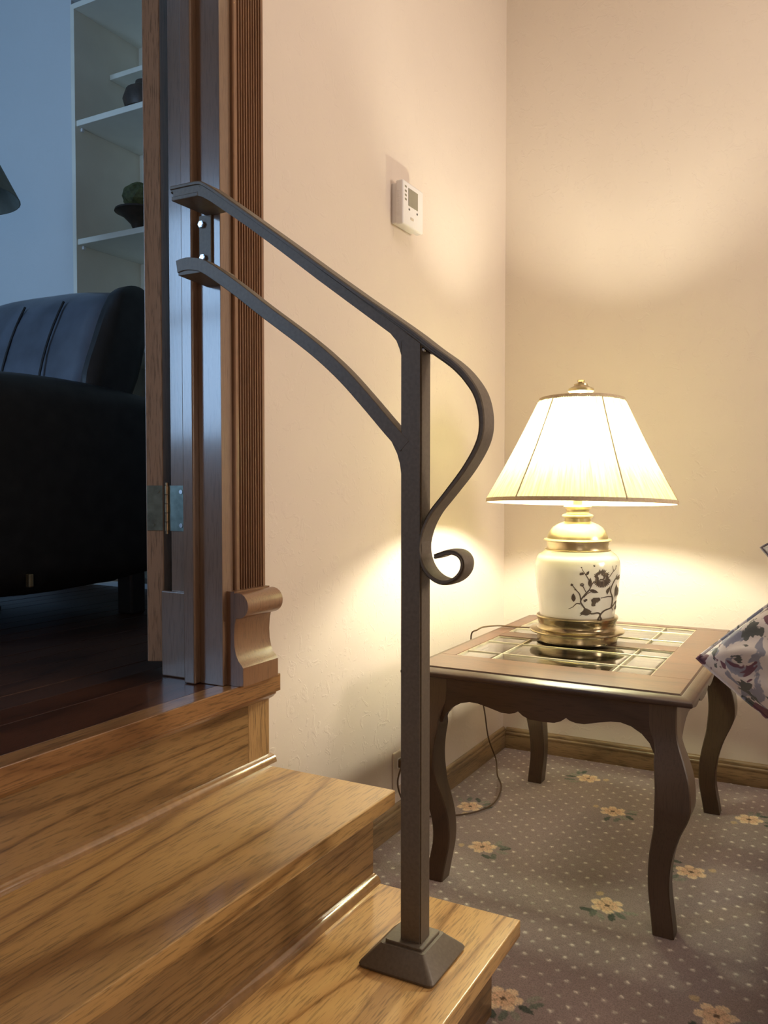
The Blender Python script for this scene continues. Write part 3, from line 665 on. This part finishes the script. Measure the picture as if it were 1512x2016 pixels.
# molded edge, mitred around
prof = [(0, TZ-.0005), (.003, TZ-.0035), (.006, TZ-.0025), (.018, TZ-.005), (.026, TZ-.009), (.0295, TZ-.013), (.0295, TZ-.018), (.027, TZ-.0215), (.022, TZ-.0225), (0, TZ-.0225)]
bm = bmesh.new(); rings = []
for (sx, sy, X_, Y_) in ((-1, -1, ix0, iy0), (1, -1, ix1, iy0), (1, 1, ix1, iy1), (-1, 1, ix0, iy1)):
    rings.append([bm.verts.new((X_+sx*o_, Y_+sy*o_, z)) for o_, z in prof])
for i in range(4):
    A_, B_ = rings[i], rings[(i+1) % 4]
    for k in range(len(prof)): bm.faces.new((A_[k], A_[(k+1) % len(prof)], B_[(k+1) % len(prof)], B_[k]))
obj('edge_molding', bm, 'walnut', tb, smooth=True, ang=50)
# bevelled glass panes and brass cames
def pane(x0, x1, y0, y1):
    bm = bmesh.new(); b_ = .009; zt = TZ-.004; ze = TZ-.0065; zz = TZ-.010
    o_ = [(x0, y0), (x1, y0), (x1, y1), (x0, y1)]; i_ = [(x0+b_, y0+b_), (x1-b_, y0+b_), (x1-b_, y1-b_), (x0+b_, y1-b_)]
    a = [bm.verts.new((*p, ze)) for p in o_]; c = [bm.verts.new((*p, zt)) for p in i_]; d = [bm.verts.new((*p, zz)) for p in o_]
    for k in range(4):
        bm.faces.new((a[k], a[(k+1) % 4], c[(k+1) % 4], c[k])); bm.faces.new((d[k], d[(k+1) % 4], a[(k+1) % 4], a[k]))
    bm.faces.new(c); bm.faces.new(d); return obj('glass_pane', bm, 'glass', tb)
for g, xc in ((ga, (2.057, 2.205)), (gb, (2.444, 2.586))):
    yc = (.468, .770); h = .0018
    xsx = [g[0], *xc, g[1]]; ysy = [g[2], *yc, g[3]]
    for i in range(3):
        for j in range(3): pane(xsx[i]+h, xsx[i+1]-h, ysy[j]+h, ysy[j+1]-h)
    for x in xc: obj('came', BX((x-h, g[2], TZ-.011), (x+h, g[3], TZ-.0015), .0008, 1), 'came', tb)
    for y_ in yc: obj('came', BX((g[0], y_-h, TZ-.0112), (g[1], y_+h, TZ-.0017), .0008, 1), 'came', tb)
    bm = bmesh.new()
    for a, b_ in (((g[0], g[2]), (g[1], g[2]+.002)), ((g[0], g[3]-.002), (g[1], g[3])), ((g[0], g[2]), (g[0]+.002, g[3])), ((g[1]-.002, g[2]), (g[1], g[3]))):
        box(bm, (a[0], a[1], TZ-.012), (b_[0], b_[1], TZ-.002))
    obj('came_frame', bm, 'came', tb)
# scalloped aprons
half = [(0, .4285), (.030, .4300), (.046, .4360), (.058, .4450), (.066, .4400), (.080, .4365), (.100, .4365), (.130, .4440), (.160, .4505), (.182, .4515), (.205, .4460), (.228, .4330), (.245, .4150), (.2545, .3940)]
def apron_y(x0, x1, c, hw, name='apron'):
    k = hw/.302
    lo = [(c-p[0]*k, p[1]) for p in reversed(half)] + [(c+p[0]*k, p[1]) for p in half[1:]]
    return obj(name, prism([(c-hw+.02, .5062), *[(c-hw+.02, .394)], *lo, (c+hw-.02, .394), (c+hw-.02, .5062)], 'x', x0, x1), 'walnut', tb)
def apron_x(y0, y1, c, hw):
    k = hw/.302
    lo = [(c-p[0]*k, p[1]) for p in reversed(half)] + [(c+p[0]*k, p[1]) for p in half[1:]]
    return obj('apron', prism([(c-hw+.02, .5062), (c-hw+.02, .394), *lo, (c+hw-.02, .394), (c+hw-.02, .5062)], 'y', y0, y1), 'walnut', tb)
LX0, LX1, LY0, LY1 = 1.8285, 2.640, .296, .884
apron_y(LX0+.001, LX0+.020, .590, .294); apron_y(LX1-.020, LX1-.001, .590, .294)
apron_x(LY0+.001, LY0+.020, (LX0+LX1)/2, (LX1-LX0)/2); apron_x(LY1-.020, LY1-.001, (LX0+LX1)/2, (LX1-LX0)/2)
# sawn cabriole legs
LP = [(.5062, .000, .060), (.45, .000, .058), (.425, .004, .052), (.405, .011, .054), (.385, .019, .0625), (.355, .029, .069), (.325, .034, .072), (.300, .035, .073), (.283, .033, .072), (.260, .025, .066), (.240, .016, .059), (.21, .004, .053), (.177, -.006, .049), (.145, -.012, .0465), (.113, -.0145, .045), (.085, -.0135, .0445), (.06, -.010, .0445), (.03, -.005, .045), (.0, -.001, .045)]
def leg(X_, Y_, sx, sy):
    bm = bmesh.new(); rings = []
    P_ = catmull(LP, 3)
    for z, out, w_ in P_:
        xo, yo = X_+sx*out, Y_+sy*out; xi, yi = xo-sx*w_, yo-sy*w_; c = .0025
        pts = [(xo, yo-sy*c), (xo-sx*c, yo), (xi+sx*c, yo), (xi, yo-sy*c), (xi, yi+sy*c), (xi+sx*c, yi), (xo-sx*c, yi), (xo, yi+sy*c)]
        rings.append([bm.verts.new((*p, z)) for p in pts])
    for A_, B_ in zip(rings, rings[1:]):
        for k in range(8): bm.faces.new((A_[k], A_[(k+1) % 8], B_[(k+1) % 8], B_[k]))
    bm.faces.new(rings[0]); bm.faces.new(rings[-1])
    return obj('leg', bm, 'walnut_leg', tb, smooth=True, ang=32)
leg(LX0, LY0, -1, -1); leg(LX0, LY1, -1, 1); leg(LX1, LY0, 1, -1); leg(LX1, LY1, 1, 1)

# ------------------------------------------------------------------ TABLE LAMP
lc = (2.335, .652); S = .00143
def zl(y): return .97-(y-952)*S
def zz(zy): return zl(980+zy/4.447)
def rr(w_): return w_/4.447*S
lamp = thing('table_lamp', 'lit table lamp with pleated shade and floral ginger jar body', 'lamp', (lc[0], lc[1], TZ))
b0 = TZ+.0005
obj('brass_foot', lathe([(0, b0), (rr(345), b0), (rr(348), b0+.006), (rr(342), b0+.012), (rr(345), zz(1172)), (rr(405), zz(1168)), (rr(410), zz(1160)), (rr(405), zz(1150)), (rr(345), zz(1138)), (rr(335), zz(1125)), (rr(330), zz(1105)), (rr(337), zz(1075)), (rr(343), zz(1060)), (rr(350), zz(1046)), (rr(352), zz(1035)), (rr(346), zz(1026)), (rr(322), zz(1020)), (0, zz(1020))], lc, 72), 'brass', lamp, smooth=True, ang=30)
jar = [(322, 1020), (325, 1000), (331, 940), (340, 870), (351, 800), (360, 720), (366, 650), (367, 600), (362, 555), (350, 520), (330, 492), (300, 470), (282, 458)]
jar = [(rr(a), zz(b)) for a, b in jar]; jarc = [tuple(p) for p in catmull(jar, 4)]
jb = obj('ceramic_jar', lathe([(0, zz(1019)), *jarc, (0, zz(458))], lc, 96), 'ceramic', lamp, smooth=True, ang=60)
obj('brass_lid', lathe([(0, zz(459)), (rr(284), zz(459)), (rr(284), zz(450)), (rr(266), zz(446)), (rr(262), zz(425)), (rr(268), zz(395)), (rr(268), zz(382)), (rr(290), zz(378)), (rr(294), zz(368)), (rr(288), zz(360)), (rr(262), zz(354)), (rr(259), zz(338)), (rr(250), zz(312)), (rr(236), zz(286)), (rr(213), zz(258)), (rr(180), zz(235)), (rr(140), zz(218)), (rr(115), zz(208)), (0, zz(207))], lc, 72), 'brass_lite', lamp, smooth=True, ang=30)
obj('brass_neck', lathe([(0, zz(208)), (rr(112), zz(208)), (rr(112), zz(178)), (rr(130), zz(170)), (rr(136), zz(158)), (rr(130), zz(147)), (rr(102), zz(138)), (rr(97), zz(120)), (rr(102), zz(100)), (rr(112), zz(90)), (rr(122), zz(78)), (rr(114), zz(66)), (rr(60), zz(58)), (rr(40), zz(50)), (rr(38), zz(0)), (0, zz(0))], lc, 48), 'brass_lite', lamp, smooth=True, ang=30)
# pleated shade, tilted a touch to the right
RIGHT = Vector((.479, -.878, 0)); FWD = Vector((.878, .479, 0))
piv = Vector((lc[0], lc[1], .91)); TILT = Matrix.Translation(piv + RIGHT*.006) @ Matrix.Rotation(math.radians(1.2), 4, FWD) @ Matrix.Rotation(math.radians(-2.6), 4, RIGHT) @ Matrix.Translation(-piv)
szb, szt, srb, srt = .921, 1.203, .262, .118
bm = bmesh.new(); rings = []; seg = 480
rp = [random.uniform(.5, 1.2) for _ in range(seg//4)]
for i in range(13):
    t = i/12; r0 = srb+(srt-srb)*t; z = szb+(szt-szb)*t; ring_ = []
    for k in range(seg):
        a = 2*PI*k/seg; q = (k % 4); amp = .0009*rp[k//4]*(1+.9*t)
        rsc = r0*(1 + .0) - .004*math.sin(PI*t) + amp*(1 if q in (1, 2) else -1) + .0007*math.sin(a*23+t*2)
        ring_.append(bm.verts.new((lc[0]+rsc*math.cos(a), lc[1]+rsc*math.sin(a), z)))
    rings.append(ring_)
for A_, B_ in zip(rings, rings[1:]):
    for k in range(seg): bm.faces.new((A_[k], A_[(k+1) % seg], B_[(k+1) % seg], B_[k]))
bmesh.ops.transform(bm, matrix=TILT, verts=bm.verts)
sh = obj('lamp_shade', bm, 'shade', lamp, smooth=True, ang=80)
for (r0, z0, z1, r1) in ((.2635, .914, .925, .2610), (.1205, 1.199, 1.2085, .1175)):
    bm = lathe([(r0, z0), (r1+.001, z1), (r1-.0015, z1), (r0-.003, z0), (r0, z0)], lc, 120)
    bmesh.ops.transform(bm, matrix=TILT, verts=bm.verts); obj('shade_trim', bm, 'shadetrim', sh, smooth=True, ang=60)
# ribs of the frame under the fabric and the top spider
cam_ang = math.atan2(-FWD.y, -FWD.x)
for da in (13, -52, 72, 130, 190, 248):
    a = cam_ang + math.radians(da); pts = []
    for t in np.linspace(0, 1, 9):
        r0 = srb+(srt-srb)*t+.0012-.004*math.sin(PI*t); pts.append(TILT @ Vector((lc[0]+r0*math.cos(a), lc[1]+r0*math.sin(a), szb+(szt-szb)*t)))
    bm = bmesh.new(); tube(bm, pts, .0019, 6); obj('shade_seam', bm, 'shadetrim', sh)
bm = bmesh.new()
for a in (0, 120, 240):
    a = math.radians(a); tube(bm, [TILT @ Vector((lc[0], lc[1], 1.212)), TILT @ Vector((lc[0]+.118*math.cos(a), lc[1]+.118*math.sin(a), 1.205))], .0016, 6)
obj('spider', bm, 'brass_lite', lamp)
bm = bmesh.new()
for s in (-1, 1):
    tube(bm, catmull([Vector((lc[0], lc[1], .925)), Vector((lc[0], lc[1]+s*.04, .95)), Vector((lc[0], lc[1]+s*.058, 1.04)), Vector((lc[0], lc[1]+s*.04, 1.16)), Vector((lc[0]+.002, lc[1], 1.212))], 6), .0018, 6)
obj('harp', bm, 'brass_lite', lamp)
fc = (lc[0]+.003, lc[1]-.006)
obj('finial', lathe([(0, 1.210), (.008, 1.210), (.008, 1.216), (.030, 1.222), (.036, 1.229), (.035, 1.236), (.025, 1.241), (.019, 1.245), (.019, 1.249), (.008, 1.252), (.010, 1.256), (.011, 1.260), (0, 1.262)], fc, 32), 'brass_lite', lamp, smooth=True)
bz = 1.045
obj('socket', lathe([(0, .955), (.016, .955), (.019, .975), (.018, 1.005), (.0, 1.007)], lc, 24), 'brass_lite', lamp, smooth=True)
obj('bulb', lathe([(0, 1.005), (.013, 1.006), (.015, 1.018), (.026, 1.035), (.030, 1.052), (.027, 1.070), (.016, 1.083), (0, 1.088)], lc, 24), 'bulb', lamp, smooth=True)
# printed flower spray on the jar (flat print, following the glaze)
def jr(z):
    P_ = jarc
    for (r1, z1), (r2, z2) in zip(P_, P_[1:]):
        if min(z1, z2) <= z <= max(z1, z2): return r1+(r2-r1)*(z-z1)/(z2-z1+1e-9)
    return P_[0][0]
LD = Vector((lc[0], lc[1], 0)).normalized(); LR = Vector((LD.y, -LD.x, 0))
def onjar(px, py, e=.0006):
    z = zz(py); r = jr(z); u = max(-.995, min(.995, rr(px-785)/r)); a = math.asin(u)
    return Vector((lc[0], lc[1], z)) + (LR*math.sin(a) - LD*math.cos(a))*(r+e)
def onjar_a(px, py, e=.0006):   # beyond the silhouette continue round the jar
    return onjar(px, py, e)
def stroke(bm, pts, w0, w1=None):
    w1 = w0 if w1 is None else w1
    P_ = catmull(pts, 5); n = len(P_); L_, R_ = [], []
    for i, p in enumerate(P_):
        d = P_[min(i+1, n-1)]-P_[max(i-1, 0)]; d = d/(np.linalg.norm(d)+1e-9); q = np.array((-d[1], d[0])); w_ = (w0+(w1-w0)*i/(n-1))*.68
        L_.append(bm.verts.new(onjar(*(p+q*w_)))); R_.append(bm.verts.new(onjar(*(p-q*w_))))
    for i in range(n-1): bm.faces.new((L_[i], L_[i+1], R_[i+1], R_[i]))
def leafp(bm, a, b, w_, e=.0007):
    a, b = np.array(a, float), np.array(b, float); d = b-a; q = np.array((-d[1], d[0]))/np.linalg.norm(d); k = 6; w_ = w_*1.2
    L_ = [a+d*t+q*w_/2*math.sin(PI*t**.8) for t in np.linspace(0, 1, k)]; R_ = [a+d*t-q*w_/2*math.sin(PI*t**.8) for t in np.linspace(0, 1, k)]
    for i in range(k-1):
        vs = [bm.verts.new(onjar(*p, e)) for p in (L_[i], L_[i+1], R_[i+1], R_[i])]; bm.faces.new(vs)
bm = bmesh.new()
stroke(bm, [(950, 1035), (975, 985), (955, 965), (905, 970), (870, 945), (835, 905), (815, 860), (850, 805), (885, 765)], 11, 8)
stroke(bm, [(990, 1030), (975, 990), (1010, 950), (1070, 930), (1110, 885)], 11, 8)
stroke(bm, [(1070, 925), (1078, 850), (1060, 780), (1085, 710), (1112, 675), (1140, 660)], 9, 6)
stroke(bm, [(1078, 838), (1040, 830), (980, 838)], 7, 5)
stroke(bm, [(815, 850), (805, 800), (775, 765), (745, 725)], 7, 5)
stroke(bm, [(812, 885), (780, 885), (750, 915), (715, 932)], 8, 3)
stroke(bm, [(858, 785), (838, 745), (825, 725)], 5, 4)
stroke(bm, [(885, 765), (905, 720), (925, 690)], 7, 6)
stroke(bm, [(890, 695), (860, 645), (830, 600), (820, 575)], 6, 3)
stroke(bm, [(838, 830), (880, 790), (930, 775)], 6, 4)
stroke(bm, [(1050, 660), (1075, 625), (1100, 600), (1105, 575)], 5, 3); stroke(bm, [(1085, 620), (1078, 590), (1075, 570)], 4, 3)
stroke(bm, [(1112, 880), (1108, 920), (1108, 960)], 6, 4); stroke(bm, [(1030, 810), (1050, 770), (1055, 740)], 6, 4); stroke(bm, [(1070, 930), (1085, 960)], 6, 3)
stroke(bm, [(1108, 690), (1112, 660), (1118, 650)], 5, 4)
for a, b, w_ in (((885, 765), (960, 790), 26), ((758, 870), (755, 795), 30), ((860, 865), (838, 850), 20), ((905, 950), (810, 968), 46), ((870, 925), (840, 960), 30), ((888, 740), (892, 660), 26), ((860, 640), (882, 605), 18), ((1025, 800), (1055, 745), 22), ((1108, 690), (1145, 675), 24), ((930, 570), (915, 555), 12), ((870, 855), (850, 845), 16), ((1108, 925), (1106, 965), 20), ((905, 880), (935, 905), 30), ((745, 735), (738, 712), 20), ((775, 770), (768, 755), 14), ((822, 640), (808, 620), 22), ((835, 638), (822, 615), 18), ((822, 580), (815, 570), 12), ((1105, 580), (1108, 570), 10), ((860, 950), (805, 990), 10)):
    leafp(bm, a, b, w_)
# big bloom, with frayed petals
for k in range(30):
    a = 2*PI*k/30+.1; r0 = 20+random.uniform(0, 16); r1 = random.uniform(62, 84); c_ = (985, 665)
    leafp(bm, (c_[0]+r0*math.cos(a), c_[1]+r0*math.sin(a)), (c_[0]+r1*.92*math.cos(a+.15), c_[1]+r1*math.sin(a+.15)), random.uniform(9, 15))
for k in range(9):
    a = 2*PI*k/9; leafp(bm, (825+4*math.cos(a), 722+4*math.sin(a)), (825+20*math.cos(a), 722+18*math.sin(a)), 7)
for k in range(22):
    a = 2*PI*k/22+.3; r0 = 14; r1 = random.uniform(26, 44)
    if 2.2 < a % (2*PI) < 4.3: continue
    leafp(bm, (985+r0*math.cos(a), 660+r0*math.sin(a)), (985+r1*math.cos(a+.2), 660+r1*math.sin(a+.2)), 7)
for k in range(12):
    a = .4+2.2*k/11; leafp(bm, (990+30*math.cos(a), 668+30*math.sin(a)), (990+82*math.cos(a), 668+86*math.sin(a)), 17)
# half-open bud and the large bud at the edge
for q in range(9): leafp(bm, (900+q*4, 835+abs(q-4)*3), (932+q*1.5, 900-q*3), 13)
for q in range(6): leafp(bm, (915+q*9, 832), (955+q*4, 880-q*4), 12)
for q in range(6): leafp(bm, (1112, 730+q*4), (1096+q*9, 850-q*2), 14)
obj('floral_painting', bm, 'ink', lamp)

# ------------------------------------------------------------------ SETTEE + CUSHIONS (right edge)
sf = thing('settee', 'taupe settee beyond the right edge carrying the cushions', 'settee', (2.0, -.45, 0))
obj('seat_cushion', BX((1.50, -.95, .28), (2.42, .060, .385), .035, 4), 'sofa', sf, smooth=True)
obj('seat_frame', BX((1.53, -.93, .12), (2.50, .050, .28), .01), 'sofa', sf)
obj('backrest', BX((2.42, -.95, .28), (2.60, .060, .74), .04, 4), 'sofa', sf, smooth=True)
for x in (1.58, 2.52):
    for y_ in (-.88, .0): obj('leg', BX((x-.025, y_-.025, 0), (x+.025, y_+.025, .12), .004), 'walnut_leg', sf)
def cushion(name, c, half_, thick, rotz, lean, spin, mat, label, grp=None, fold=False):
    """square cushion in its own plane (a,b) with thickness along n"""
    t = bmesh.new(); n = 44; V = {}
    for side in (0, 1):
        for i in range(n+1):
            for j in range(n+1):
                u, v_ = -1+2*i/n, -1+2*j/n
                edge = max(abs(u), abs(v_)) > .999
                if side == 1 and edge: V[1, i, j] = V[0, i, j]; continue
                p = ((1-u**4)*(1-v_**4))**.42
                pin = 1-.085*(1-abs(u*v_))*max(abs(u), abs(v_))**2
                cr = math.hypot(abs(u)-1, abs(v_)-1)
                wr = .010*math.sin(9*math.atan2(1-abs(v_)+.001, 1-abs(u)+.001))*math.exp(-((cr-.38)/.22)**2) + .004*math.sin(11*u+5*v_)*p + .003*math.sin(19*v_-7*u)
                h = thick*p*(1 if side == 0 else -1) + (wr if side == 0 else -wr)*(0 if edge else 1)
                if fold: h += .02*math.exp(-(((u+v_)+1.42)/.12)**2)*(1 if side == 0 else 0)*(0 if edge else 1)
                V[side, i, j] = t.verts.new((u*pin*half_, v_*pin*half_, h))
    for side in (0, 1):
        for i in range(n):
            for j in range(n): t.faces.new((V[side, i, j], V[side, i+1, j], V[side, i+1, j+1], V[side, i, j+1]))
    R = Matrix.Translation(c) @ Matrix.Rotation(rotz, 4, 'Z') @ Matrix.Rotation(lean, 4, 'Y') @ Matrix.Rotation(spin, 4, 'Z')
    bmesh.ops.transform(t, matrix=R, verts=t.verts)
    root = obj(name, t, mat, smooth=True, ang=80)
    # piping around the edge
    if True:
        org = Vector(root.location); ed = []
        for k in range(0, n): ed.append((k, 0))
        for k in range(0, n): ed.append((n, k))
        for k in range(n, 0, -1): ed.append((k, n))
        for k in range(n, 0, -1): ed.append((0, k))
        pts = []
        for i, j in ed:
            u, v_ = -1+2*i/n, -1+2*j/n; pin = 1-.085*(1-abs(u*v_))*max(abs(u), abs(v_))**2
            pts.append(R @ Vector((u*pin*half_*1.008, v_*pin*half_*1.008, 0)))
        pts.append(pts[0]); b2 = bmesh.new(); tube(b2, pts, .003, 6, cap=False); obj('piping', b2, mat, root, smooth=True)
    tag(root, label, 'cushion', grp); return root
cushion('cushion', (1.735, -.024, .637), .187, .100, math.radians(12), math.radians(-72), math.radians(45), 'floral', 'white cushion with plum and grey flowers overlapping the table corner', fold=True)
cushion('cushion', (2.33, -.082, .765), .185, .06, math.radians(10), math.radians(-76), math.radians(35), 'greycush', 'grey cushion corner at the right edge above the floral cushion')
